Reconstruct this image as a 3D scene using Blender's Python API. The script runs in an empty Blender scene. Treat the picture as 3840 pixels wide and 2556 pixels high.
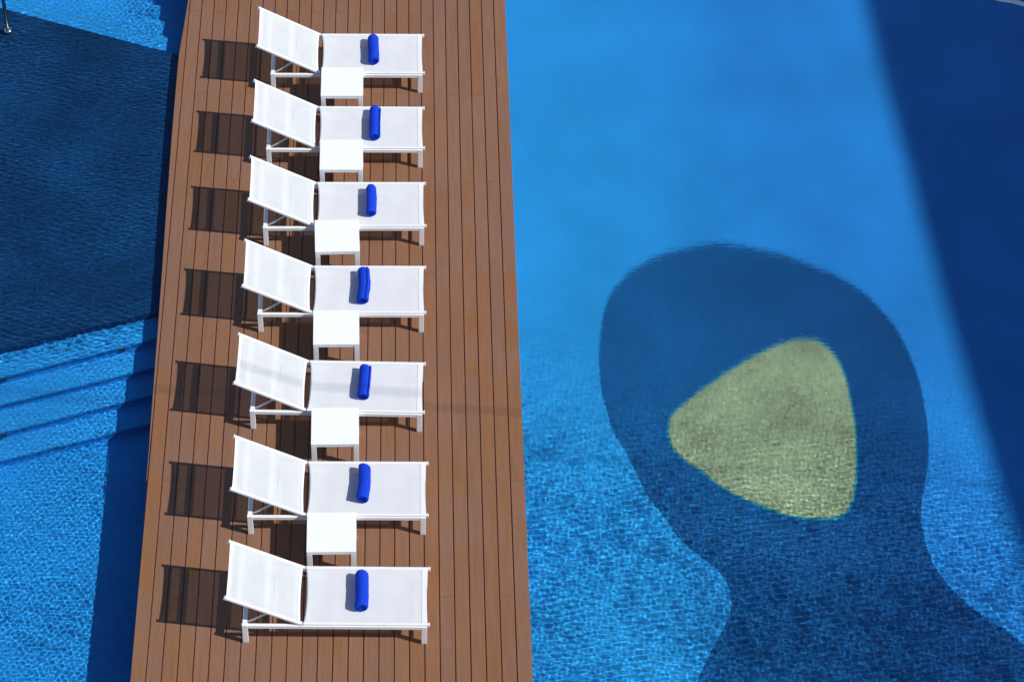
import bpy, bmesh, math, random
import numpy as np
from mathutils import Vector, Matrix
random.seed(7)
rng = np.random.default_rng(11)
scene = bpy.context.scene
COL = scene.collection

# ------------------------------------------------------------------ constants
WATER_Z = -0.05          # both water surfaces, deck top is z = 0
FLOOR_R = -1.35          # right pool floor
FLOOR_L = -0.74          # left pool floor
PITCH = 0.13713          # deck board spacing
SUN = Vector((0.98, -0.3343, 1.0)).normalized()

# ------------------------------------------------------------------ materials
def new_mat(name):
    m = bpy.data.materials.new(name); m.use_nodes = True
    nt = m.node_tree; nt.nodes.clear()
    out = nt.nodes.new('ShaderNodeOutputMaterial')
    return m, nt, out
def N(nt, t, **kw):
    n = nt.nodes.new(t)
    for k, v in kw.items():
        if k in n.inputs: n.inputs[k].default_value = v
        else: setattr(n, k, v)
    return n
def rgb(c): return (c[0], c[1], c[2], 1)
def simple(name, col, rough=0.5, metal=0.0, noise=0.0, nscale=20, bump=0.0, bscale=300, spec=0.5):
    m, nt, out = new_mat(name)
    p = N(nt, 'ShaderNodeBsdfPrincipled', Roughness=rough, Metallic=metal)
    p.inputs['Specular IOR Level'].default_value = spec
    p.inputs['Base Color'].default_value = rgb(col)
    tc = N(nt, 'ShaderNodeTexCoord')
    if noise:
        n = N(nt, 'ShaderNodeTexNoise', Scale=nscale, Detail=4.0)
        nt.links.new(tc.outputs['Object'], n.inputs['Vector'])
        mr = N(nt, 'ShaderNodeMapRange'); mr.inputs[3].default_value = 1 - noise; mr.inputs[4].default_value = 1 + noise
        mr.inputs[1].default_value = .3; mr.inputs[2].default_value = .7
        nt.links.new(n.outputs[0], mr.inputs[0])
        mx = N(nt, 'ShaderNodeMix', data_type='RGBA', blend_type='MULTIPLY'); mx.inputs[0].default_value = 1
        mx.inputs[6].default_value = rgb(col); nt.links.new(mr.outputs[0], mx.inputs[7])
        nt.links.new(mx.outputs[2], p.inputs['Base Color'])
    if bump:
        n = N(nt, 'ShaderNodeTexNoise', Scale=bscale, Detail=3.0)
        nt.links.new(tc.outputs['Object'], n.inputs['Vector'])
        b = N(nt, 'ShaderNodeBump', Strength=bump, Distance=0.004)
        nt.links.new(n.outputs[0], b.inputs['Height']); nt.links.new(b.outputs[0], p.inputs['Normal'])
    nt.links.new(p.outputs[0], out.inputs[0])
    return m

def tile_mat(name, col, vary=0.18, tile=0.025, patch=(.86, 1.12), pscale=.8, col2=None):
    """glass mosaic: small tiles each with its own tone and pale grout"""
    m, nt, out = new_mat(name)
    tc = N(nt, 'ShaderNodeTexCoord')
    sc = N(nt, 'ShaderNodeVectorMath', operation='SCALE'); sc.inputs['Scale'].default_value = 1 / tile
    nt.links.new(tc.outputs['Object'], sc.inputs[0])
    fl = N(nt, 'ShaderNodeVectorMath', operation='FLOOR'); nt.links.new(sc.outputs[0], fl.inputs[0])
    wn = N(nt, 'ShaderNodeTexWhiteNoise', noise_dimensions='3D'); nt.links.new(fl.outputs[0], wn.inputs['Vector'])
    ln = N(nt, 'ShaderNodeTexNoise', Scale=pscale, Detail=3.0); nt.links.new(tc.outputs['Object'], ln.inputs['Vector'])
    a = N(nt, 'ShaderNodeMapRange'); a.inputs[3].default_value = 1 - vary; a.inputs[4].default_value = 1 + vary
    nt.links.new(wn.outputs['Value'], a.inputs[0])
    b = N(nt, 'ShaderNodeMapRange'); b.inputs[1].default_value = .3; b.inputs[2].default_value = .7
    b.inputs[3].default_value = patch[0]; b.inputs[4].default_value = patch[1]
    nt.links.new(ln.outputs[0], b.inputs[0])
    mu = N(nt, 'ShaderNodeMath', operation='MULTIPLY'); nt.links.new(a.outputs[0], mu.inputs[0]); nt.links.new(b.outputs[0], mu.inputs[1])
    mx = N(nt, 'ShaderNodeMix', data_type='RGBA', blend_type='MULTIPLY'); mx.inputs[0].default_value = 1
    mx.inputs[6].default_value = rgb(col); nt.links.new(mu.outputs[0], mx.inputs[7])
    if col2:      # water's depth tint painted into the tiles, deeper blue away from the deck
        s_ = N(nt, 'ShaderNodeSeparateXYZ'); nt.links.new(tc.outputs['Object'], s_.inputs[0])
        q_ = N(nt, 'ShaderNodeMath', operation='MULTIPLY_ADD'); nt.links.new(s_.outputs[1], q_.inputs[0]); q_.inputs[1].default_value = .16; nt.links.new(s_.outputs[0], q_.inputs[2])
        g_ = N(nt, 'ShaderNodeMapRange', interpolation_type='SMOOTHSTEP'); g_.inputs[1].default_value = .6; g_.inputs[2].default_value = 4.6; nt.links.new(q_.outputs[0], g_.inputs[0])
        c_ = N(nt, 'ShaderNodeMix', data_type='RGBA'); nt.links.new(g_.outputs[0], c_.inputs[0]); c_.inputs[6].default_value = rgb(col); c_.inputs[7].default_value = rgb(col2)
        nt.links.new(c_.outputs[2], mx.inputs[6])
    d = N(nt, 'ShaderNodeBsdfDiffuse'); nt.links.new(mx.outputs[2], d.inputs[0])
    nt.links.new(d.outputs[0], out.inputs[0])
    return m

def water_mat(name, near, far, fine=0.0):
    m, nt, out = new_mat(name)
    g = N(nt, 'ShaderNodeBsdfGlass', Roughness=0.0, IOR=1.333)
    g.inputs['Color'].default_value = (0.97, 0.995, 1, 1)
    tc = N(nt, 'ShaderNodeTexCoord'); sp = N(nt, 'ShaderNodeSeparateXYZ'); nt.links.new(tc.outputs['Object'], sp.inputs[0])
    mr = N(nt, 'ShaderNodeMapRange'); mr.inputs[1].default_value = .5; mr.inputs[2].default_value = 7.5; mr.inputs[3].default_value = near; mr.inputs[4].default_value = far
    nt.links.new(sp.outputs[1], mr.inputs[0]); nt.links.new(mr.outputs[0], g.inputs['Roughness'])
    if fine:      # capillary ripples, crests across the pool
        mp = N(nt, 'ShaderNodeVectorMath', operation='MULTIPLY'); mp.inputs[1].default_value = (9, 36, 1); nt.links.new(tc.outputs['Object'], mp.inputs[0])
        no = N(nt, 'ShaderNodeTexNoise', Scale=1.0, Detail=3.0, Roughness=.6, Distortion=.6); nt.links.new(mp.outputs[0], no.inputs['Vector'])
        bu = N(nt, 'ShaderNodeBump', Strength=1.0, Distance=fine); ma = N(nt, 'ShaderNodeMapRange'); ma.inputs[1].default_value = .5; ma.inputs[2].default_value = 6.0; ma.inputs[3].default_value = .09; ma.inputs[4].default_value = 1.0
        nt.links.new(sp.outputs[1], ma.inputs[0]); ml = N(nt, 'ShaderNodeMath', operation='MULTIPLY'); nt.links.new(no.outputs[0], ml.inputs[0]); nt.links.new(ma.outputs[0], ml.inputs[1])
        nt.links.new(ml.outputs[0], bu.inputs['Height']); nt.links.new(bu.outputs[0], g.inputs['Normal'])
    nt.links.new(g.outputs[0], out.inputs[0])
    return m

def wood_mat():
    m, nt, out = new_mat('hardwood_decking')
    L = nt.links.new
    tc = N(nt, 'ShaderNodeTexCoord'); sep = N(nt, 'ShaderNodeSeparateXYZ'); L(tc.outputs['Object'], sep.inputs[0])
    def math_(op, a, b=None):
        n = N(nt, 'ShaderNodeMath', operation=op)
        for i, v in enumerate((a, b)):
            if v is None: continue
            if isinstance(v, (int, float)): n.inputs[i].default_value = v
            else: L(v, n.inputs[i])
        return n.outputs[0]
    idx = math_('FLOOR', math_('DIVIDE', sep.outputs[0], -PITCH))
    par = math_('FLOORED_MODULO', idx, 2.0)
    off = math_('MULTIPLY', par, 1.34)
    seg = math_('FLOOR', math_('DIVIDE', math_('ADD', math_('SUBTRACT', sep.outputs[1], 6.17), off), 2.68))
    cb = N(nt, 'ShaderNodeCombineXYZ'); L(idx, cb.inputs[0]); L(seg, cb.inputs[1])
    wn = N(nt, 'ShaderNodeTexWhiteNoise', noise_dimensions='2D'); L(cb.outputs[0], wn.inputs['Vector'])
    ramp = N(nt, 'ShaderNodeValToRGB'); L(wn.outputs['Value'], ramp.inputs[0])
    e = ramp.color_ramp.elements
    e[0].position = 0; e[0].color = rgb((0.222, 0.100, 0.040))
    e[1].position = 1; e[1].color = rgb((0.240, 0.119, 0.068))
    for p_, c_ in ((.2, (0.256, 0.110, 0.042)), (.4, (0.228, 0.106, 0.050)), (.6, (0.222, 0.111, 0.063)), (.8, (0.254, 0.120, 0.054))):
        x = e.new(p_); x.color = rgb(c_)
    # grain along the board, shifted per board
    mp = N(nt, 'ShaderNodeVectorMath', operation='MULTIPLY'); mp.inputs[1].default_value = (55, 2.2, 10); L(tc.outputs['Object'], mp.inputs[0])
    ad = N(nt, 'ShaderNodeVectorMath', operation='ADD'); L(mp.outputs[0], ad.inputs[0])
    sh = N(nt, 'ShaderNodeVectorMath', operation='SCALE'); sh.inputs['Scale'].default_value = 37.0; L(wn.outputs['Color'], sh.inputs[0]); L(sh.outputs[0], ad.inputs[1])
    g = N(nt, 'ShaderNodeTexNoise', Scale=1.0, Detail=6.0, Roughness=0.6); L(ad.outputs[0], g.inputs['Vector'])
    gr = N(nt, 'ShaderNodeMapRange'); gr.inputs[1].default_value = .25; gr.inputs[2].default_value = .75; gr.inputs[3].default_value = .86; gr.inputs[4].default_value = 1.14
    L(g.outputs[0], gr.inputs[0])
    # weathering patches: greyer bleached areas
    wz = N(nt, 'ShaderNodeTexNoise', Scale=1.6, Detail=5.0, Roughness=0.65); L(tc.outputs['Object'], wz.inputs['Vector'])
    wr = N(nt, 'ShaderNodeMapRange'); wr.inputs[1].default_value = .38; wr.inputs[2].default_value = .66; wr.inputs[3].default_value = .1; wr.inputs[4].default_value = .75
    L(wz.outputs[0], wr.inputs[0])
    mx0 = N(nt, 'ShaderNodeMix', data_type='RGBA'); L(wr.outputs[0], mx0.inputs[0]); L(ramp.outputs[0], mx0.inputs[6]); mx0.inputs[7].default_value = rgb((0.236, 0.127, 0.088))
    mx = N(nt, 'ShaderNodeMix', data_type='RGBA', blend_type='MULTIPLY'); mx.inputs[0].default_value = 1
    L(mx0.outputs[2], mx.inputs[6]); L(gr.outputs[0], mx.inputs[7])
    # sparse pale droppings and chips
    vo = N(nt, 'ShaderNodeTexVoronoi', Scale=5.0); L(tc.outputs['Object'], vo.inputs['Vector'])
    vs = N(nt, 'ShaderNodeSeparateColor'); L(vo.outputs['Color'], vs.inputs[0])
    big = math_('GREATER_THAN', vs.outputs[0], 0.90)
    rad = math_('MULTIPLY', vs.outputs[1], 0.055)
    inn = math_('LESS_THAN', vo.outputs['Distance'], rad)
    spot = math_('MULTIPLY', math_('MULTIPLY', big, inn), 0.45)
    mx2 = N(nt, 'ShaderNodeMix', data_type='RGBA'); L(spot, mx2.inputs[0]); L(mx.outputs[2], mx2.inputs[6]); mx2.inputs[7].default_value = rgb((.55, .46, .40))
    p = N(nt, 'ShaderNodeBsdfPrincipled', Roughness=0.62)
    p.inputs['Specular IOR Level'].default_value = 0.3
    L(mx2.outputs[2], p.inputs['Base Color'])
    b = N(nt, 'ShaderNodeBump', Strength=0.25, Distance=0.002); L(g.outputs[0], b.inputs['Height']); L(b.outputs[0], p.inputs['Normal'])
    L(p.outputs[0], out.inputs[0])
    return m

def sling_mat(name, clear, col=(.87, .895, .92)):
    """woven mesh fabric that lets a little light through"""
    m, nt, out = new_mat(name); L = nt.links.new
    tc = N(nt, 'ShaderNodeTexCoord')
    w = N(nt, 'ShaderNodeTexNoise', Scale=6.0, Detail=4.0); L(tc.outputs['Object'], w.inputs['Vector'])
    r = N(nt, 'ShaderNodeMapRange'); r.inputs[1].default_value = .3; r.inputs[2].default_value = .7; r.inputs[3].default_value = .97; r.inputs[4].default_value = 1.03
    L(w.outputs[0], r.inputs[0])
    mx = N(nt, 'ShaderNodeMix', data_type='RGBA', blend_type='MULTIPLY'); mx.inputs[0].default_value = 1
    mx.inputs[6].default_value = rgb(col); L(r.outputs[0], mx.inputs[7])
    d = N(nt, 'ShaderNodeBsdfDiffuse', Roughness=0.5); L(mx.outputs[2], d.inputs[0])
    chk = N(nt, 'ShaderNodeTexNoise', Scale=450.0, Detail=1.0); L(tc.outputs['Object'], chk.inputs['Vector'])
    b = N(nt, 'ShaderNodeBump', Strength=0.2, Distance=0.001); L(chk.outputs[0], b.inputs['Height']); L(b.outputs[0], d.inputs['Normal'])
    t = N(nt, 'ShaderNodeBsdfTransparent')
    tl = N(nt, 'ShaderNodeBsdfTranslucent'); tl.inputs[0].default_value = rgb((.7, .72, .75))
    m1 = N(nt, 'ShaderNodeMixShader'); m1.inputs[0].default_value = 0.10; L(d.outputs[0], m1.inputs[1]); L(tl.outputs[0], m1.inputs[2])
    m2 = N(nt, 'ShaderNodeMixShader'); m2.inputs[0].default_value = clear; L(m1.outputs[0], m2.inputs[1]); L(t.outputs[0], m2.inputs[2])
    L(m2.outputs[0], out.inputs[0])
    return m

M = dict(
    white=simple('white_powder_coat', (.86, .865, .87), .42, noise=.015, nscale=8),
    top=simple('white_tabletop_laminate', (.90, .905, .91), .38, noise=.01, nscale=5),
    cap=simple('white_plastic', (.84, .845, .85), .35),
    strut=simple('brushed_aluminium', (.62, .66, .66), .45, .3),
    towel=simple('royal_blue_terry', (.010, .056, .58), .95, noise=.10, nscale=60, bump=.9, bscale=260, spec=.1),
    wood=wood_mat(), sling=sling_mat('white_sling_mesh', .16), back_sling=sling_mat('darkened_white_sling_mesh', .18, (.76, .79, .81)), water=water_mat('rippled_pool_water', .035, .035, .0012), calm=water_mat('calm_pool_water', .02, .16, .0062),  # backrest sling colour darkened to offset the stronger sun on its tilt
    joist=simple('dark_joist_timber', (.22, .075, .05), .8, noise=.2),
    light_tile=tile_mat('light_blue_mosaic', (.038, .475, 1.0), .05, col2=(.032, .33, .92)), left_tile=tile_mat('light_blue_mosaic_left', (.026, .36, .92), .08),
    step_tile=tile_mat('pale_blue_step_mosaic', (.032, .395, .97), .10),
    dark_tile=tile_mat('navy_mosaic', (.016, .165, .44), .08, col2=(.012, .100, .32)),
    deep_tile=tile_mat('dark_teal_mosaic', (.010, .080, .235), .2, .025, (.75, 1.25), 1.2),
    sand_tile=tile_mat('sand_green_mosaic', (.41, .52, .30), .20, .025, (.75, 1.2), 1.6),
    teal_tile=tile_mat('teal_mosaic', (.03, .34, .42), .12),
    nosing=tile_mat('dark_blue_nosing_mosaic', (.015, .22, .62), .2),
    steel=simple('polished_steel', (.70, .68, .62), .16, 1.0),
    concrete=simple('pale_render', (.62, .60, .56), .85, noise=.06, nscale=3, bump=.2),
    glass=simple('dark_window_glass', (.03, .05, .07), .08),
    coping=simple('pale_stone_coping', (.66, .66, .62), .6, noise=.08, nscale=12),
    cable=simple('dark_cable_sheath', (.03, .03, .03), .6),
    rust=simple('dull_brass', (.20, .21, .12), .45, .6),
)

# ------------------------------------------------------------------ helpers
def link(name, me, mat=None, parent=None):
    o = bpy.data.objects.new(name, me); COL.objects.link(o)
    if mat: me.materials.append(mat)
    if parent: o.parent = parent
    return o
def from_bm(name, bm, mat, parent=None, smooth=False):
    bmesh.ops.recalc_face_normals(bm, faces=bm.faces)
    me = bpy.data.meshes.new(name); bm.to_mesh(me); bm.free()
    if smooth: me.polygons.foreach_set('use_smooth', [True] * len(me.polygons))
    return link(name, me, mat, parent)
def add_box(bm, x0, x1, y0, y1, z0, z1, bev=0.0, mtx=None):
    r = bmesh.ops.create_cube(bm, size=1.0)
    vs = r['verts']
    for v in vs:
        v.co = Vector(((x0 + x1) / 2 + v.co.x * (x1 - x0), (y0 + y1) / 2 + v.co.y * (y1 - y0), (z0 + z1) / 2 + v.co.z * (z1 - z0)))
    if bev:
        es = list({e for v in vs for e in v.link_edges})
        g = bmesh.ops.bevel(bm, geom=es, offset=bev, segments=2, affect='EDGES', profile=.6)
        vs = list({v for f in g['faces'] for v in f.verts} | {v for v in vs if v.is_valid})
    if mtx:
        bmesh.ops.transform(bm, matrix=mtx, verts=[v for v in vs if v.is_valid])
def add_bar(bm, a, b, w, h, bev=0.002, up=Vector((0, 0, 1))):
    """rectangular bar from a to b: w across, h along 'up'"""
    a, b = Vector(a), Vector(b); d = (b - a); L = d.length; d.normalize()
    s = d.cross(up).normalized(); u = s.cross(d).normalized()
    m = Matrix((( d.x, s.x, u.x, a.x), (d.y, s.y, u.y, a.y), (d.z, s.z, u.z, a.z), (0, 0, 0, 1)))
    add_box(bm, 0, L, -w / 2, w / 2, -h / 2, h / 2, bev, m)
def add_tube(bm, pts, r, n=14, cap=True):
    pts = [Vector(p) for p in pts]; rings = []
    prev = None
    for i, p in enumerate(pts):
        d = (pts[min(i + 1, len(pts) - 1)] - pts[max(i - 1, 0)]).normalized()
        ref = Vector((0, 1, 0)) if abs(d.y) < .9 else Vector((1, 0, 0))
        s = d.cross(ref).normalized(); u = s.cross(d)
        rr = r[i] if isinstance(r, (list, tuple)) else r
        rings.append([bm.verts.new(p + (s * math.cos(t) + u * math.sin(t)) * rr) for t in [2 * math.pi * k / n for k in range(n)]])
    for A, B in zip(rings, rings[1:]):
        for k in range(n): bm.faces.new((A[k], A[(k + 1) % n], B[(k + 1) % n], B[k]))
    if cap:
        bm.faces.new(rings[0]); bm.faces.new(rings[-1][::-1])
def tag(o, label=None, cat=None, group=None, kind=None):
    if label: o['label'] = label
    if cat: o['category'] = cat
    if group: o['group'] = group
    if kind: o['kind'] = kind
    return o
def empty(name, loc, rz=0):
    o = bpy.data.objects.new(name, None); COL.objects.link(o)
    o.location = loc; o.rotation_euler.z = rz; o.empty_display_size = .1
    return o
def copy_tree(o, parent=None):
    c = o.copy(); COL.objects.link(c)
    if parent: c.parent = parent
    for ch in [k for k in bpy.data.objects if k.parent == o]: copy_tree(ch, c)
    return c

# ------------------------------------------------------------------ deck
EDGE = [(-3.565, -6.0), (-3.561, -1.45), (-3.575, -.29), (-3.575, -.12), (-3.578, 1.133), (-3.583, 1.462), (-3.597, 2.84), (-3.618, 4.33), (-3.633, 5.6),
        (-3.636, 6.55), (-3.633, 6.80), (-3.622, 7.03), (-3.609, 7.25), (-3.600, 7.43), (-3.585, 7.75), (-3.56, 9.0), (-3.55, 13.0)]
def edge_x(y):
    for (x0, y0), (x1, y1) in zip(EDGE, EDGE[1:]):
        if y <= y1: return x0 + (x1 - x0) * max(0, (y - y0)) / (y1 - y0)
    return EDGE[-1][0]
def build_deck():
    bm = bmesh.new(); GAP = .0058; CH = .002; Y0, Y1 = -6.0, 13.0
    for i in range(28):
        xr = -i * PITCH - (GAP if i else 0.0); xl = -(i + 1) * PITCH + GAP
        off = 6.17 - 1.34 * (i % 2)
        ks = [off + 2.68 * k for k in range(-8, 8)]
        cuts = [Y0] + [k for k in ks if Y0 < k < Y1] + [Y1]
        for a, b in zip(cuts, cuts[1:]):
            a += .0012; b -= .0012
            n = max(1, int((b - a) / .12)) if i >= 24 else 1
            ys = [a + (b - a) * t / n for t in range(n + 1)]
            prev = None; cnt = 0
            dz = random.uniform(-.0006, .0006)
            for j, y in enumerate(ys):
                l = max(xl, edge_x(y)) if i >= 24 else xl
                if xr - l < .006:
                    if prev and cnt > 1: bm.faces.new(prev)
                    prev = None; cnt = 0; continue
                c = CH if j not in (0, n) else CH
                zt = dz if 0 < j < n else dz - .0
                ring = [bm.verts.new(p) for p in ((l, y, -.010), (l, y, -CH + dz), (l + CH, y, zt), (xr - CH, y, zt), (xr, y, -CH + dz), (xr, y, -.010))]
                if prev:
                    for q in range(6): bm.faces.new((prev[q], prev[(q + 1) % 6], ring[(q + 1) % 6], ring[q]))
                else: bm.faces.new(ring[::-1])
                prev = ring; cnt += 1
            if prev and cnt > 1: bm.faces.new(prev)
    o = from_bm('deck', bm, M['wood'])
    tag(o, 'brown hardwood deck of long narrow boards between the two pools', 'deck', kind='structure')
    bm = bmesh.new()     # thin joist layer under the boards, reaching out over the water
    ys = [-6 + .25 * k for k in range(77)]
    top = []; bot = []
    for y in ys:
        x = edge_x(y) + .012
        top.append((bm.verts.new((x, y, -.0105)), bm.verts.new((-.012, y, -.0105)))); bot.append((bm.verts.new((x, y, -.040)), bm.verts.new((-.012, y, -.040))))
    for k in range(len(ys) - 1):
        bm.faces.new((top[k][0], top[k][1], top[k + 1][1], top[k + 1][0]))
        bm.faces.new((bot[k][0], bot[k + 1][0], bot[k + 1][1], bot[k][1]))
        bm.faces.new((top[k][0], top[k + 1][0], bot[k + 1][0], bot[k][0]))
        bm.faces.new((top[k][1], bot[k][1], bot[k + 1][1], top[k + 1][1]))
    bm.faces.new((top[0][0], bot[0][0], bot[0][1], top[0][1])); bm.faces.new((top[-1][0], top[-1][1], bot[-1][1], bot[-1][0]))
    s = from_bm('deck_base', bm, M['joist']); s['kind'] = 'structure'
    bm = bmesh.new(); add_box(bm, -2.7, -.016, -5.99, 12.99, -1.5, -.041)     # basin wall carrying the deck
    s = from_bm('pool_wall', bm, M['left_tile']); s['kind'] = 'structure'
build_deck()

# ------------------------------------------------------------------ pools
def smooth_noise(X, Y, scale, seed, n=14):
    r = np.random.default_rng(seed); out = np.zeros_like(X)
    for _ in range(n):
        a = r.uniform(0, 2 * np.pi); k = 2 * np.pi / (scale * r.uniform(.7, 1.8)); ph = r.uniform(0, 6.28)
        out += np.sin(k * (np.cos(a) * X + np.sin(a) * Y) + ph)
    return out / np.sqrt(n / 2)
def ripples(X, Y, comps):
    Z = np.zeros_like(X)
    for a, kx, ky, ph in comps: Z += a * np.sin(kx * X + ky * Y + ph)
    return Z
def bands(seed, spec):
    """spec rows: count, wavelength low, high, slope per component, mean direction, spread"""
    r = np.random.default_rng(seed); c = []
    for n, lo, hi, slope, mean, spread in spec:
        for _ in range(n):
            lam = math.exp(r.uniform(math.log(lo), math.log(hi))); k = 2 * math.pi / lam
            a = mean + r.uniform(-spread, spread)
            c.append((slope / k * r.uniform(.6, 1.3), k * math.cos(a), k * math.sin(a), r.uniform(0, 6.283)))
    return c
def axis(lo, hi, f0, f1, fine):
    a = list(np.arange(f0, f1, fine)) + [f1]
    left = []; x = f0; s = fine
    while x > lo: s *= 1.25; x -= s; left.append(max(x, lo))
    right = []; x = f1; s = fine
    while x < hi: s *= 1.25; x += s; right.append(min(x, hi))
    return np.array(left[::-1] + a + right)
def water_sheet(name, xs, ys, zfun, rect, mat):
    X, Y = np.meshgrid(xs, ys)
    fx = np.clip(np.minimum(X - rect[0], rect[1] - X) / .25 + 1, 0, 1); fy = np.clip(np.minimum(Y - rect[2], rect[3] - Y) / .25 + 1, 0, 1)
    Z = WATER_Z + zfun(X, Y) * fx * fy
    nx, ny = len(xs), len(ys)
    co = np.stack([X, Y, Z], -1).reshape(-1).astype(np.float32)
    i = np.arange(nx * ny).reshape(ny, nx)
    q = np.stack([i[:-1, :-1], i[:-1, 1:], i[1:, 1:], i[1:, :-1]], -1).reshape(-1).astype(np.int32)
    nf = len(q) // 4
    me = bpy.data.meshes.new(name)
    me.vertices.add(nx * ny); me.vertices.foreach_set('co', co)
    me.loops.add(nf * 4); me.loops.foreach_set('vertex_index', q)
    me.polygons.add(nf); me.polygons.foreach_set('loop_start', np.arange(0, nf * 4, 4, dtype=np.int32))
    me.polygons.foreach_set('use_smooth', np.ones(nf, dtype=bool))
    me.update(calc_edges=True)
    o = link(name, me, mat); o['kind'] = 'structure'
    try: o.cycles.is_caustics_caster = True
    except Exception as e: print('caster', e)
    return o
def receiver(o):
    try: o.cycles.is_caustics_receiver = True
    except Exception as e: print('receiver', e)
    return o

iso = bands(3, [(34, .032, .075, .0046, 0, math.pi), (14, .09, .25, .0042, 0, math.pi), (10, .03, .05, .0032, 1.4, .8)])
dirn = bands(5, [(40, .032, .085, .024, 1.45, .6), (12, .10, .3, .008, 1.3, 1.2)])
def left_waves(X, Y):
    plat = 1 / (1 + np.exp(-((Y - 2.7 - .30 * (X + 3.7))) / .12)) * 1 / (1 + np.exp(((Y - 7.0 + .38 * (X + 3.8))) / .12))
    m = .85 + .3 * smooth_noise(X, Y, 1.6, 21)
    m = np.clip(m, .55, 1.15) * (1 + .5 / (1 + np.exp(-(Y - 7.1) / .15)))
    return ripples(X, Y, iso) * m * (1 - .5 * plat) * .85 + ripples(X, Y, dirn) * plat * np.clip(m, .5, 1.6) * 1.0
isoR = bands(8, [(28, .040, .085, .0026, 0, math.pi), (14, .10, .4, .0036, 0, math.pi), (30, .036, .075, .0050, 1.55, .45)])
def right_waves(X, Y):
    t = np.clip((3.8 - Y) / 3.3 - .05 * (X - 1), 0, 1) * np.clip(1 + .14 * smooth_noise(X, Y, 2.2, 31), .7, 1.2)
    m = .07 + .93 * t
    return ripples(X, Y, isoR) * m * .70

wl = water_sheet('pool_water', axis(-13, -2.69, -6.2, -3.40, .0078), axis(-6, 13, -1.9, 8.3, .0078), left_waves, (-6.2, -3.0, -1.9, 8.5), M['water'])
wr = water_sheet('pool_water', axis(-.012, 11, -.012, 6.4, .009), axis(-6, 13, -1.9, 8.3, .009), right_waves, (-1, 6.6, -1.9, 8.8), M['calm'])
tag(wl, 'rippled water of the left pool over steps and a dark shelf', kind='structure')
tag(wr, 'calm blue water of the right pool over a patterned floor', kind='structure')

def poly_prism(name, pts, z0, z1, mat, mat_side=None):
    bm = bmesh.new()
    t = [bm.verts.new((x, y, z1)) for x, y in pts]; f = bm.faces.new(t)
    b = [bm.verts.new((x, y, z0)) for x, y in pts]
    n = len(pts)
    sides = [bm.faces.new((t[i], b[i], b[(i + 1) % n], t[(i + 1) % n])) for i in range(n)]
    bmesh.ops.recalc_face_normals(bm, faces=bm.faces)
    me = bpy.data.meshes.new(name); bm.to_mesh(me); bm.free()
    o = link(name, me, mat)
    return o
def sheet(name, pts, z, mat):
    bm = bmesh.new(); bm.faces.new([bm.verts.new((x, y, z)) for x, y in pts])
    bmesh.ops.recalc_face_normals(bm, faces=bm.faces)
    if bm.faces[:][0].normal.z < 0: bmesh.ops.reverse_faces(bm, faces=bm.faces[:])
    me = bpy.data.meshes.new(name); bm.to_mesh(me); bm.free()
    return link(name, me, mat)
def catmull(P, n=5):
    out = []; m = len(P)
    for i in range(m):
        p0, p1, p2, p3 = [Vector(P[(i + j - 1) % m]) for j in range(4)]
        for k in range(n):
            t = k / n
            out.append(tuple(.5 * ((2 * p1) + (p2 - p0) * t + (2 * p0 - 5 * p1 + 4 * p2 - p3) * t * t + (3 * p1 - p0 - 3 * p2 + p3) * t ** 3)))
    return out

fl = receiver(sheet('pool_floor', [(-13, -6), (-2.69, -6), (-2.69, 13), (-13, 13)], FLOOR_L, M['left_tile'])); fl['kind'] = 'structure'
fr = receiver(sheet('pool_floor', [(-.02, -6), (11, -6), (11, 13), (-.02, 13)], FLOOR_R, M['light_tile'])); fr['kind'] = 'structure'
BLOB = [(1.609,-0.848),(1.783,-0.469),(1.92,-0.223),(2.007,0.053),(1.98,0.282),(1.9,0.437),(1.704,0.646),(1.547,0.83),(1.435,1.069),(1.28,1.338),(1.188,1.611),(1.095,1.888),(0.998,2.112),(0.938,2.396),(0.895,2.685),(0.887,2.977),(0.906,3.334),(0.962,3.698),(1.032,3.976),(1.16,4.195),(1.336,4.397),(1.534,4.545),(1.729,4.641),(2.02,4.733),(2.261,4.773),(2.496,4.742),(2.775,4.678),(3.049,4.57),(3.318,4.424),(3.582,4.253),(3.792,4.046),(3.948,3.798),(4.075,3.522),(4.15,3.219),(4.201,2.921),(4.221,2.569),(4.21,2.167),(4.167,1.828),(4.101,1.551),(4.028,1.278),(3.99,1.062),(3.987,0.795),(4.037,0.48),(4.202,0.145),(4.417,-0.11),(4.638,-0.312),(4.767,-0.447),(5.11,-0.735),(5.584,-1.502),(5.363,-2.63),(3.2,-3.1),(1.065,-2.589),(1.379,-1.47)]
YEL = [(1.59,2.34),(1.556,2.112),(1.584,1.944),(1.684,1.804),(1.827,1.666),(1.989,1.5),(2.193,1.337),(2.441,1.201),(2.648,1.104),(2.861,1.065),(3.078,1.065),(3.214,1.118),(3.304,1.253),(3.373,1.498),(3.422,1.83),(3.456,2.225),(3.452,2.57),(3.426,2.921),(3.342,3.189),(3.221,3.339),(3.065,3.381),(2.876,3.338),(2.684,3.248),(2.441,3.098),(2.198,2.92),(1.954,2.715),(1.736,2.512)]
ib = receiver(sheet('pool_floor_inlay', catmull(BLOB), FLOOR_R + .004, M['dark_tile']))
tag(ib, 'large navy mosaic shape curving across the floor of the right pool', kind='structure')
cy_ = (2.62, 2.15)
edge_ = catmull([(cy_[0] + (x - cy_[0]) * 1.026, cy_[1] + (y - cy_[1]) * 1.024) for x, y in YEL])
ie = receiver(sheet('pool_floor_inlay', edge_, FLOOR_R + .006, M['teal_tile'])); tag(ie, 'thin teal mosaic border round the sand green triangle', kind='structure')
iy = receiver(sheet('pool_floor_inlay', catmull(YEL), FLOOR_R + .010, M['sand_tile']))
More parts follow.
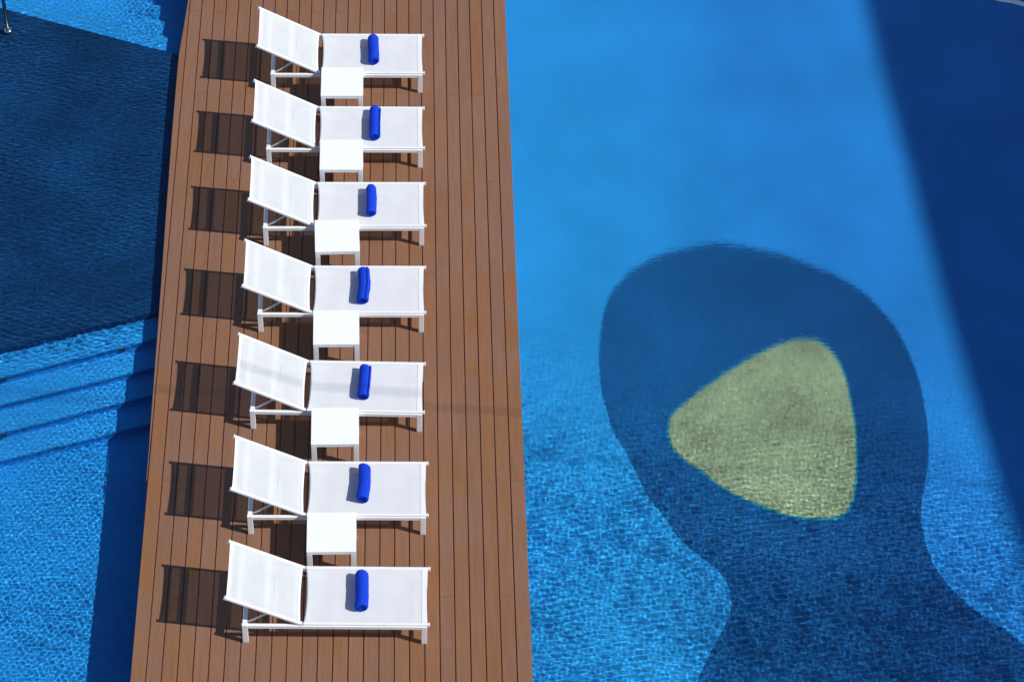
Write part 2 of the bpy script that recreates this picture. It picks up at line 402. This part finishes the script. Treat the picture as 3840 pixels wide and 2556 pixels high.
tag(iy, 'rounded sand green mosaic triangle inside the navy shape', kind='structure')

# basin walls round both pools (outer sides)
def wall(name, x0, x1, y0, y1, z0, z1, mat):
    bm = bmesh.new(); add_box(bm, x0, x1, y0, y1, z0, z1); o = from_bm(name, bm, mat); o['kind'] = 'structure'; return o
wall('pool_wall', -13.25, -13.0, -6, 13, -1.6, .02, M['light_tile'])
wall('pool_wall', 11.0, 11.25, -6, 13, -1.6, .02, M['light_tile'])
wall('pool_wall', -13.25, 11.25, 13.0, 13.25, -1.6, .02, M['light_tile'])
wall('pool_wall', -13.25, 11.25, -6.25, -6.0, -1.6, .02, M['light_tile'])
# terrace beyond the pools
for q in ([(-60, -60), (60, -60), (60, -6.25), (-60, -6.25)], [(-60, 13.25), (60, 13.25), (60, 80), (-60, 80)],
          [(-60, -6.25), (-13.25, -6.25), (-13.25, 13.25), (-60, 13.25)], [(11.25, -6.25), (60, -6.25), (60, 13.25), (11.25, 13.25)]):
    s = sheet('terrace', q, 0.015, M['concrete']); s['kind'] = 'structure'

# the dark shelf and the steps going down from it on both sides (left pool)
def line_y(p, q, x): return p[1] + (q[1] - p[1]) * (x - p[0]) / (q[0] - p[0])
LOW = [((-5.145, 2.548), (-3.72, 3.017), -.135), ((-5.119, 2.225), (-3.627, 2.743), -.25), ((-5.099, 1.944), (-3.631, 2.438), -.38),
       ((-4.674, 1.785), (-3.648, 2.139), -.49), ((-4.866, 1.429), (-3.643, 1.84), -.61)]
XL, XR = -7.4, -2.71
yb = lambda k, x: line_y(LOW[k][0], LOW[k][1], x)
UP0 = ((-5.7, 7.654), (-3.825, 6.957))
yt = lambda x: line_y(UP0[0], UP0[1], x)
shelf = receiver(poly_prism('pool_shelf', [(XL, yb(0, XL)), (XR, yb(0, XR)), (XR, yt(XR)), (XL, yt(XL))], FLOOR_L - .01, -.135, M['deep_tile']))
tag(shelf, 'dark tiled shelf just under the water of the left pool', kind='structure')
for k in range(4):
    z = [-.25, -.38, -.49, -.61][k]
    s = receiver(poly_prism('pool_step', [(XL, yb(k + 1, XL)), (XR, yb(k + 1, XR)), (XR, yb(k, XR) + .003), (XL, yb(k, XL) + .003)], FLOOR_L - .01, z, M['step_tile']))
    tag(s, kind='structure')
    # dark mosaic nosing standing on the front edge of the step
    a = (XL, yb(k + 1, XL)); b = (XR, yb(k + 1, XR)); d = (Vector(b) - Vector(a)).normalized(); n = Vector((d.y, -d.x))
    zlow = ([-.25, -.38, -.49, -.61, FLOOR_L][k + 1])
    P = [Vector(a) - n * .012, Vector(b) - n * .012, Vector(b) + n * .006, Vector(a) + n * .006]
    nn = receiver(poly_prism('step_nosing', [tuple(p) for p in P], z - .048, z + .004, M['nosing'])); tag(nn, kind='structure')
d = Vector((UP0[1][0] - UP0[0][0], UP0[1][1] - UP0[0][1])).normalized(); nup = Vector((-d.y, d.x))
for k, z in enumerate((-.28, -.42, -.56)):
    w0 = nup * (.34 * k - .003); w1 = nup * (.34 * (k + 1))
    a = Vector((XL, yt(XL))); b = Vector((XR, yt(XR)))
    P = [a + w0, b + w0, b + w1, a + w1]
    P = [Vector((min(p.x, XR), p.y)) for p in P]
    s = receiver(poly_prism('pool_step', [tuple(p) for p in P], FLOOR_L - .01, z, M['step_tile'])); tag(s, kind='structure')

# small fittings set into the risers of the upper step
for (x, y, z, lab) in ((-3.962, 2.614, -.25, 'small dull brass step light nearest the deck, set in the first pool step'),
                       (-5.087, 2.219, -.25, 'small dull brass step light near the left frame edge, set in the first pool step'),
                       (-5.047, 1.619, -.49, 'small dull brass step light at the left frame edge, set in the third pool step')):
    bm = bmesh.new()
    k = 1 if z > -.3 else 3
    y = yb(k, x) - .008
    add_tube(bm, [(x, y, z - .03), (x, y - .014, z - .03), (x, y - .018, z - .03)], [.034, .034, .026], 18)
    add_tube(bm, [(x, y - .018, z - .03), (x, y - .024, z - .03)], [.018, .014], 14)
    o = from_bm('step_light', bm, M['rust'])
    tag(o, lab, 'light', 'lights set in the pool steps')

# ------------------------------------------------------------------ handrail post in the shelf
r0 = empty('handrail', (-5.56, 7.218, -.06)); tag(r0, 'thin polished steel handrail post rising from the dark pool shelf', 'handrail')
bm = bmesh.new()
pts = [(0, 0, -.075), (0, 0, .9)] + [(-.12 * (1 - math.cos(a)), 0, .9 + .12 * math.sin(a)) for a in [math.pi / 2 * k / 8 for k in range(1, 9)]] + [(-1.2, 0, 1.02)]
add_tube(bm, pts, .021, 20); from_bm('post', bm, M['steel'], r0, True)
bm = bmesh.new(); add_tube(bm, [(0, 0, -.01), (0, 0, .012), (0, 0, .022), (0, 0, .026)], [.043, .043, .036, .022], 24); from_bm('flange', bm, M['steel'], r0, True)

# white curved rim rail lying just above the water at the far right corner
RL = [(5.60, 7.80), (5.683, 7.762), (5.817, 7.732), (5.947, 7.678), (6.116, 7.583), (6.332, 7.411), (6.642, 7.097), (7.0, 6.5), (7.2, 5.9)]
g0 = empty('guard_rail', (5.6, 7.9, -.05)); tag(g0, 'thin white curved rail cutting across the top right corner', 'rail')
def cr(P, n=6):
    Q = [P[0]] + P + [P[-1]]; out = []
    for i in range(1, len(Q) - 2):
        p0, p1, p2, p3 = [Vector(q) for q in Q[i - 1:i + 3]]
        for k in range(n):
            t = k / n; out.append(.5 * ((2 * p1) + (p2 - p0) * t + (2 * p0 - 5 * p1 + 4 * p2 - p3) * t * t + (3 * p1 - p0 - 3 * p2 + p3) * t ** 3))
    return out + [Vector(P[-1])]
CRV = cr(RL)
for nm_, off_, z_, r_ in (('rail_bar', 0, .06, .014), ('rail_bar', .036, .06, .012)):
    bm = bmesh.new(); pp = []
    for i, p in enumerate(CRV):
        dd = (CRV[min(i + 1, len(CRV) - 1)] - CRV[max(i - 1, 0)]).normalized(); q = p + Vector((-dd.y, dd.x)) * (-off_ if False else off_)
        pp.append((q.x - 5.6, q.y - 7.9, z_ + .05))
    add_tube(bm, pp, r_, 12); from_bm(nm_, bm, M['top'], g0, True)
for k in (42, 48):
    p = CRV[min(k, len(CRV) - 1)]; bm = bmesh.new(); add_tube(bm, [(p.x - 5.6, p.y - 7.9 + .02, -1.3), (p.x - 5.6, p.y - 7.9 + .02, .105)], .012, 12); from_bm('post', bm, M['steel'], g0, True)

# ------------------------------------------------------------------ sun loungers
W2 = .3195; H = .285; LS = 1.126; BX = .669; BZ = .3856; YC = -.008; XH = -.539
def sling_grid(bm, fn, nu, nv):
    g = [[bm.verts.new(fn(i / nu, j / nv)) for j in range(nv + 1)] for i in range(nu + 1)]
    for i in range(nu):
        for j in range(nv): bm.faces.new((g[i][j], g[i + 1][j], g[i + 1][j + 1], g[i][j + 1]))
def make_lounger():
    root = empty('sun_lounger', (0, 0, 0))
    ho = .33                                     # half width of the base frame, outside
    # base frame: two long beams, head and foot cross beams
    bm = bmesh.new()
    zt = H - .022; zb = zt - .040
    for s in (-1, 1):
        add_box(bm, XH + .05, LS - .068, s * (ho - .031), s * ho - s * .002, zb, zt, .003) if s > 0 else add_box(bm, XH + .05, LS - .068, -ho + .002, -(ho - .031), zb, zt, .003)
    add_box(bm, XH + .004, XH + .046, -ho + .032, ho - .032, zb, zt, .003)
    add_box(bm, LS - .066, LS - .026, -ho + .032, ho - .032, zb, zt - .006, .003)
    add_box(bm, .02, .05, -ho + .036, ho - .036, zb + .002, zt - .012, .002)
    from_bm('frame', bm, M['white'], root)
    for sx in (XH, LS - .0695):
        for s in (-1, 1):
            bm = bmesh.new()
            y0, y1 = (ho - .033, ho) if s > 0 else (-ho, -ho + .033)
            top = zt + .006 if sx < 0 else zt - .001
            add_box(bm, sx, sx + .051, y0, y1, .012, top, .004)
            lg = from_bm('leg', bm, M['white'], root)
            bm = bmesh.new(); add_box(bm, sx + .003, sx + .048, y0 + .003, y1 - .003, 0, .0125, .002); from_bm('foot_pad', bm, M['cap'], lg)
    bm = bmesh.new(); add_box(bm, LS - .056, LS - .034, -ho + .033, ho - .033, .105, .127, .003); from_bm('stretcher', bm, M['white'], root)
    # seat rails and end caps
    for s in (-1, 1):
        bm = bmesh.new(); y = s * (W2 - .013)
        add_box(bm, .004, LS - .004, y - .013, y + .013, H - .026, H, .006)
        add_box(bm, .10, .34, y + s * .0125 - .0015, y + s * .0125 + .0015, H - .018, H - .012)
        rl = from_bm('seat_rail', bm, M['white'], root)
        bm = bmesh.new(); add_box(bm, LS - .006, LS + .006, y - .0155, y + .0155, H - .028, H + .002, .004); from_bm('end_cap', bm, M['cap'], rl)
    # seat sling: tight between rails, hollow at the ends, end at the hinge rolled down
    def seat(u, v):
        y = (v * 2 - 1) * (W2 - .020); c = 1 - (v * 2 - 1) ** 2
        xa = .012 + .016 * c; xb = LS - .018 - .008 * c
        z = H - .004 - .013 * c * min(1, 4 * min(u + .08, 1.05 - u))
        if u < .03: return (xa - .004 * (.03 - u) / .03, y, z - .040 * c * (.03 - u) / .03)
        return (xa + (xb - xa) * (u - .03) / .97, y, z)
    bm = bmesh.new(); sling_grid(bm, seat, 66, 24); st = from_bm('seat', bm, M['sling'], root, True)
    bm = bmesh.new()   # foot bar under the hem
    add_bar(bm, (LS - .046, -W2 + .03, H - .020), (LS - .046, W2 - .03, H - .020), .028, .018); from_bm('foot_bar', bm, M['white'], root)
    def hem(u, v):
        y = (v * 2 - 1) * (W2 - .024); c = 1 - (v * 2 - 1) ** 2
        return (LS - .070 + .053 * u - .008 * c * u, y, H - .0005 - .013 * c * min(1, 4 * (.12 - .04 * u)))
    bm = bmesh.new(); sling_grid(bm, hem, 3, 24); from_bm('hem', bm, M['white'], st, True)
    # backrest
    A = Vector((-.006, 0, H)); T = Vector((-BX, 0, H + BZ)); d = (T - A).normalized(); nrm = Vector((d.z, 0, -d.x)) * 1
    if nrm.z < 0: nrm = -nrm
    Lb = (T - A).length
    for s in (-1, 1):
        bm = bmesh.new(); y = s * (W2 - .013)
        a = A - nrm * .014; b = T - nrm * .014 - d * .006
        add_bar(bm, (a.x, y, a.z), (b.x, y, b.z), .026, .028, .006, up=nrm)
        rl = from_bm('backrest_rail', bm, M['white'], root)
        bm = bmesh.new(); e = b + d * .008
        add_bar(bm, (b.x, y, b.z), (e.x, y, e.z), .031, .032, .003, up=nrm); from_bm('end_cap', bm, M['cap'], rl)
        bm = bmesh.new(); p = A - nrm * .012; add_tube(bm, [(p.x, y - s * .02, p.z), (p.x, y + s * .014, p.z)], .011, 14); from_bm('hinge', bm, M['strut'], rl)
    def back(u, v):
        y = (v * 2 - 1) * (W2 - .020); c = 1 - (v * 2 - 1) ** 2
        t0 = .016 + .008 * c; t1 = Lb - .014 - .006 * c
        p = A + d * (t0 + (t1 - t0) * u) - nrm * (.004 + .006 * c)
        return (p.x, y, p.z)
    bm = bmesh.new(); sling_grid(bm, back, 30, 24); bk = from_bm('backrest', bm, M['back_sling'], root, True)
    for u0, u1 in ((0, .035), (.965, 1)):
        bm = bmesh.new()
        def hb(u, v, u0=u0, u1=u1):
            p = Vector(back(u0 + (u1 - u0) * u, v)); return p + nrm * .0022
        sling_grid(bm, hb, 2, 24); from_bm('hem', bm, M['white'], bk, True)
    for t in (.93, .80, .45, .08):
        bm = bmesh.new(); p = A + d * (Lb * t) - nrm * .027
        add_bar(bm, (p.x, -W2 + .026, p.z), (p.x, W2 - .026, p.z), .058 if t in (.80, .45) else .028, .012, .003, up=nrm); from_bm('crossbar', bm, M['white'], root)
    # prop holding the backrest up
    bm = bmesh.new()
    for s in (-1, 1): add_bar(bm, (XH + .052, s * .272, zt - .012), (-.262, s * .272, .418), .014, .014, .002)
    add_bar(bm, (-.265, -.279, .416), (-.265, .279, .416), .014, .014, .002)
    from_bm('support_strut', bm, M['strut'], root)
    return root
LOUNGERS = [(-2.0576, 6.5195, .0064), (-2.0602, 5.3556, .0031), (-2.0522, 4.2093, .0076), (-2.0580, 3.0205, .0013), (-2.0735, 1.7599, -.0218), (-2.0495, .5051, -.0051), (-2.0423, -.7084, -.0127)]
LLAB = ['white sun lounger at the far end of the row, nearest the top of the photo',
        'second white sun lounger from the far end, between the first and second side tables',
        'third white sun lounger from the far end, its far side behind the second side table',
        'middle white sun lounger of seven, with a bent blue towel lying left of centre',
        'white sun lounger crossed lengthwise by the faint shadow of a cable',
        'white sun lounger carrying the towel that flares at its near end',
        'white sun lounger nearest the viewer, with no table on its near side']
base_l = make_lounger()
for i, (x, y, a) in enumerate(LOUNGERS):
    o = base_l if i == 0 else copy_tree(base_l)
    o.location = (x - math.sin(a) * YC, y + YC * math.cos(a), .0008); o.rotation_euler.z = a
    tag(o, LLAB[i], 'sun lounger', 'white sun loungers in a row on the deck')

# ------------------------------------------------------------------ side tables
def make_table():
    root = empty('side_table', (0, 0, 0)); s = .225; h = .36
    bm = bmesh.new(); add_box(bm, -s, s, -s, s, h - .012, h, .003); from_bm('tabletop', bm, M['top'], root)
    bm = bmesh.new()
    for k in (-1, 1):
        y0, y1 = sorted((k * (s - .003), k * (s - .025))); add_box(bm, -s + .0505, s - .0505, y0, y1, h - .045, h - .0122, .001)
        add_box(bm, y0, y1, -s + .0505, s - .0505, h - .045, h - .0122, .001)
    from_bm('apron', bm, M['white'], root)
    for sx in (-1, 1):
        for sy in (-1, 1):
            bm = bmesh.new(); x0, x1 = sorted((sx * (s - .001), sx * (s - .05))); y0, y1 = sorted((sy * (s - .001), sy * (s - .05)))
            add_box(bm, x0, x1, y0, y1, 0, h - .0124, .003); from_bm('leg', bm, M['white'], root)
    return root
TABLES = [(-1.8158, 5.9748, .0025), (-1.8033, 4.8522, .0075), (-1.827, 3.6785, .0387), (-1.8118, 2.4337, .0179), (-1.7994, 1.1839, .0134), (-1.8076, -.0697, .012)]
TLAB = ['square white side table farthest away, between the first two loungers at the top',
        'second square white side table from the top of the row',
        'square white side table turned slightly askew, third from the top of the row',
        'square white side table beyond the lounger that the cable shadow crosses',
        'square white side table on the near side of the lounger that the cable shadow crosses',
        'square white side table nearest the viewer, beside the bottom lounger']
base_t = make_table()
for i, (x, y, a) in enumerate(TABLES):
    o = base_t if i == 0 else copy_tree(base_t)
    o.location = (x, y, .0008); o.rotation_euler.z = a
    tag(o, TLAB[i], 'side table', 'white side tables between the loungers')

# ------------------------------------------------------------------ rolled towels
TOWELS = [((-1.483, 6.71), (-1.476, 6.331), 0, 1.0), ((-1.457, 5.586), (-1.466, 5.15), 0, 1.0), ((-1.489, 4.396), (-1.486, 4.022), .012, .92), ((-1.551, 3.229), (-1.553, 2.808), .013, 1.02),
          ((-1.523, 1.944), (-1.539, 1.571), 0, .96), ((-1.512, .705), (-1.527, .323), .008, .98), ((-1.52, -.52), (-1.522, -.897), .002, 1.02)]
WLAB = ['blue towel in a neat roll with a spiral end, on the farthest lounger',
        'straight tightly rolled blue towel on the second lounger from the far end',
        'slim slightly bowed blue towel roll on the third lounger from the far end',
        'thick bent blue towel roll bulging on its right side, on the middle lounger',
        'blue towel roll lying across the faint cable shadow',
        'blue towel roll flaring at its near end, on the lounger next to the nearest one',
        'blue towel roll nearest the viewer, on the bottom lounger']
def towel(i):
    (xf, yf), (xn, yn), bend, rs = TOWELS[i]
    r = random.Random(50 + i)
    R = .065 * rs; turns = 3.6 + r.random() * .6; th = R / (turns + .6)
    L = math.hypot(xf - xn, yf - yn) * 1.0 + .012; ns = 26; na = int(turns * 26)
    def prof(s):      # spiral radius: thickness grows inwards to out
        return .006 + (R - .006) * s
    bm = bmesh.new(); rings = []
    flare = .18 if i == 5 else .04
    start = [3.6, .5, 2.2, 1.0, .6, 2.6, 4.0][i]
    for j in range(ns + 1):
        t = j / ns; e = min(t, 1 - t) * L
        sh = 1 - .14 * max(0, 1 - e / .018) ** 2
        sh *= 1 + flare * max(0, 1 - t / .18) ** 2 * .6
        cx = bend * math.sin(math.pi * t) + .0025 * math.sin(5 * t + i)
        if i == 3: cx = bend * (math.sin(math.pi * t) ** 2) * 1.0 + .006 * (t - .5)
        y = -L / 2 + L * t
        outer = []; inner = []
        for k in range(na + 1):
            s = k / na; a = start - 2 * math.pi * turns * (1 - s)
            rr = prof(s) * sh * (1 + .018 * math.sin(3 * a + 9 * t + i) + .012 * math.sin(23 * t + a * 2))
            ri = max(.001, rr - th * .56)
            yo = y + (.004 * math.sin(a * 1.0 + i) * s if j in (0, ns) else 0) + (-.016 * (1 - s) if j == ns else .016 * (1 - s) if j == 0 else 0)
            sq = .93 if math.sin(a) < 0 else 1
            outer.append(bm.verts.new((cx + rr * math.cos(a), yo, rr * math.sin(a) * sq)))
            inner.append(bm.verts.new((cx + ri * math.cos(a), yo, ri * math.sin(a) * sq)))
        rings.append((outer, inner))
    for (o0, i0), (o1, i1) in zip(rings, rings[1:]):
        for k in range(na):
            bm.faces.new((o0[k], o0[k + 1], o1[k + 1], o1[k])); bm.faces.new((i0[k], i1[k], i1[k + 1], i0[k + 1]))
        bm.faces.new((o0[-1], i0[-1], i1[-1], o1[-1])); bm.faces.new((o0[0], o1[0], i1[0], i0[0]))
    for (o0, i0), fl_ in ((rings[0], 0), (rings[-1], 1)):
        for k in range(na): bm.faces.new((o0[k], i0[k], i0[k + 1], o0[k + 1]) if not fl_ else (o0[k], o0[k + 1], i0[k + 1], i0[k]))
    me = bpy.data.meshes.new('rolled_towel'); bmesh.ops.recalc_face_normals(bm, faces=bm.faces); bm.to_mesh(me); bm.free()
    me.polygons.foreach_set('use_smooth', [True] * len(me.polygons))
    me.set_sharp_from_angle(angle=math.radians(50))
    o = link('rolled_towel', me, M['towel'])
    o.location = ((xf + xn) / 2 - bend * .5, (yf + yn) / 2, H - .012 + R * .93); o.rotation_euler.z = math.atan2(-(xf - xn), yf - yn)
    tag(o, WLAB[i], 'towel', 'rolled blue towels on the loungers')
for i in range(7): towel(i)

# ------------------------------------------------------------------ hotel wing right of the pool (casts the big shade) and the cable
def to_sun(p, z):
    """from a point on the right pool floor up the refracted sun ray to height z"""
    hx, hy = SUN.x, SUN.y; h = math.hypot(hx, hy); s = h / 1.333; tw = s / math.sqrt(1 - s * s)
    k = tw * (WATER_Z - FLOOR_R)
    x = p[0] + hx / h * k; y = p[1] + hy / h * k
    return (x + SUN.x / SUN.z * (z - WATER_Z), y + SUN.y / SUN.z * (z - WATER_Z))
BH = 16.0
BND = [(4.05, 12.0), (4.28, 9.8), (4.36, 8.6), (4.41, 7.4), (4.46, 6.6), (4.52, 5.6), (4.585, 4.5), (4.65, 3.5), (4.72, 2.6), (4.81, 1.4), (4.91, .44), (5.02, -.6), (5.2, -2.0), (5.8, -5), (7.0, -9)]
front = [to_sun(p, BH) for p in BND]
hb = empty('hotel_wing', (front[7][0] + 4, front[7][1], 0)); tag(hb, 'pale curved hotel wing standing beyond the right side of the pool', 'building')
off0 = Vector((hb.location.x, hb.location.y))
def hp(pts): return [(p[0] - off0.x, p[1] - off0.y) for p in pts]
def prism_child(name, pts, z0, z1, mat, parent):
    bm = bmesh.new(); t = [bm.verts.new((x, y, z1)) for x, y in pts]; b = [bm.verts.new((x, y, z0)) for x, y in pts]; n = len(pts)
    bm.faces.new(t); bm.faces.new(b[::-1])
    for i in range(n): bm.faces.new((t[i], b[i], b[(i + 1) % n], t[(i + 1) % n]))
    return from_bm(name, bm, mat, parent)
backp = [(p[0] + 11, p[1] + 1) for p in front[::-1]]
inner = [(p[0] + 1.2, p[1]) for p in front]
prism_child('wall', hp(inner + backp), 0, BH - .3, M['concrete'], hb)
prism_child('roof', hp(front + backp), BH - .3, BH, M['concrete'], hb)
for f in range(1, 5):
    z = f * 3.1
    prism_child('balcony', hp([(p[0] + .3, p[1]) for p in front] + [(p[0] + .02, p[1]) for p in inner[::-1]]), z, z + .22, M['concrete'], hb)
for f in range(5):
    for k in range(1, len(inner) - 1, 2):
        a = Vector(inner[k]); b = Vector(inner[k + 1]); dd = (b - a); L_ = dd.length
        if L_ < .6: continue
        dd.normalize(); nn = Vector((-1, 0)); a2 = a + dd * .1 * L_; b2 = a + dd * .85 * L_
        prism_child('window', hp([tuple(a2 + nn * .03), tuple(b2 + nn * .03), tuple(b2 - nn * .05), tuple(a2 - nn * .05)]), f * 3.1 + .5, f * 3.1 + 2.5, M['glass'], hb)
CH_ = 10.0
def cab(p): return Vector((p[0] + SUN.x / SUN.z * CH_, p[1] + SUN.y / SUN.z * CH_, CH_))
c0, c1 = cab((-3.548, 1.943)), cab((-.006, 1.647)); dd = (c1 - c0)
P0 = c0 - dd * 4.0; P1 = c0 + dd * 3.6
bm = bmesh.new(); pts = [P0.lerp(P1, k / 30) for k in range(31)]
add_tube(bm, pts, .0095, 10)
cb = from_bm('overhead_cable', bm, M['cable'], None, True); tag(cb, 'taut dark cable strung high above the deck, throwing a thin shadow', 'cable')

# ------------------------------------------------------------------ light
w = bpy.data.worlds.new('World'); scene.world = w; w.use_nodes = True
nt = w.node_tree; bg = nt.nodes['Background']
sky = nt.nodes.new('ShaderNodeTexSky'); sky.sky_type = 'NISHITA'; sky.sun_disc = False
sky.sun_elevation = math.asin(SUN.z); sky.sun_rotation = math.atan2(SUN.x, SUN.y)
sky.air_density = 1.0; sky.dust_density = .5; sky.ozone_density = 4.0
nt.links.new(sky.outputs[0], bg.inputs[0]); bg.inputs[1].default_value = .097
sl = bpy.data.lights.new('sun', 'SUN'); sl.energy = 4.35; sl.angle = math.radians(.53); sl.color = (1, .965, .91)
so = bpy.data.objects.new('sun', sl); COL.objects.link(so); so.location = SUN * 30
so.rotation_euler = SUN.to_track_quat('Z', 'Y').to_euler()
try: sl.cycles.is_caustics_light = True
except Exception as e: print('light', e)

# ------------------------------------------------------------------ camera
cam = bpy.data.cameras.new('camera'); co = bpy.data.objects.new('camera', cam); COL.objects.link(co); scene.camera = co
cam.sensor_width = 36; cam.lens = 9182.197 / 3840 * 36; cam.clip_end = 500
X = Vector((0.99889768, -0.02867452, 0.03716449)); U = Vector((-0.00314748, 0.74903642, 0.66252134)); F = Vector((0.04683504, 0.66190801, -0.74812049))
co.matrix_world = Matrix(((X.x, U.x, -F.x, -1.21451), (X.y, U.y, -F.y, -13.59948), (X.z, U.z, -F.z, 18.28514), (0, 0, 0, 1)))

# ------------------------------------------------------------------ render
scene.render.engine = 'CYCLES'
cy = scene.cycles
cy.caustics_reflective = False; cy.caustics_refractive = True
cy.max_bounces = 8; cy.transmission_bounces = 6; cy.diffuse_bounces = 3; cy.glossy_bounces = 3; cy.transparent_max_bounces = 8
cy.use_denoising = True; cy.sample_clamp_indirect = 4.0
vs = scene.view_settings; vs.view_transform = 'Standard'; vs.look = 'None'; vs.exposure = 0; vs.gamma = 1; vs.use_curve_mapping = False
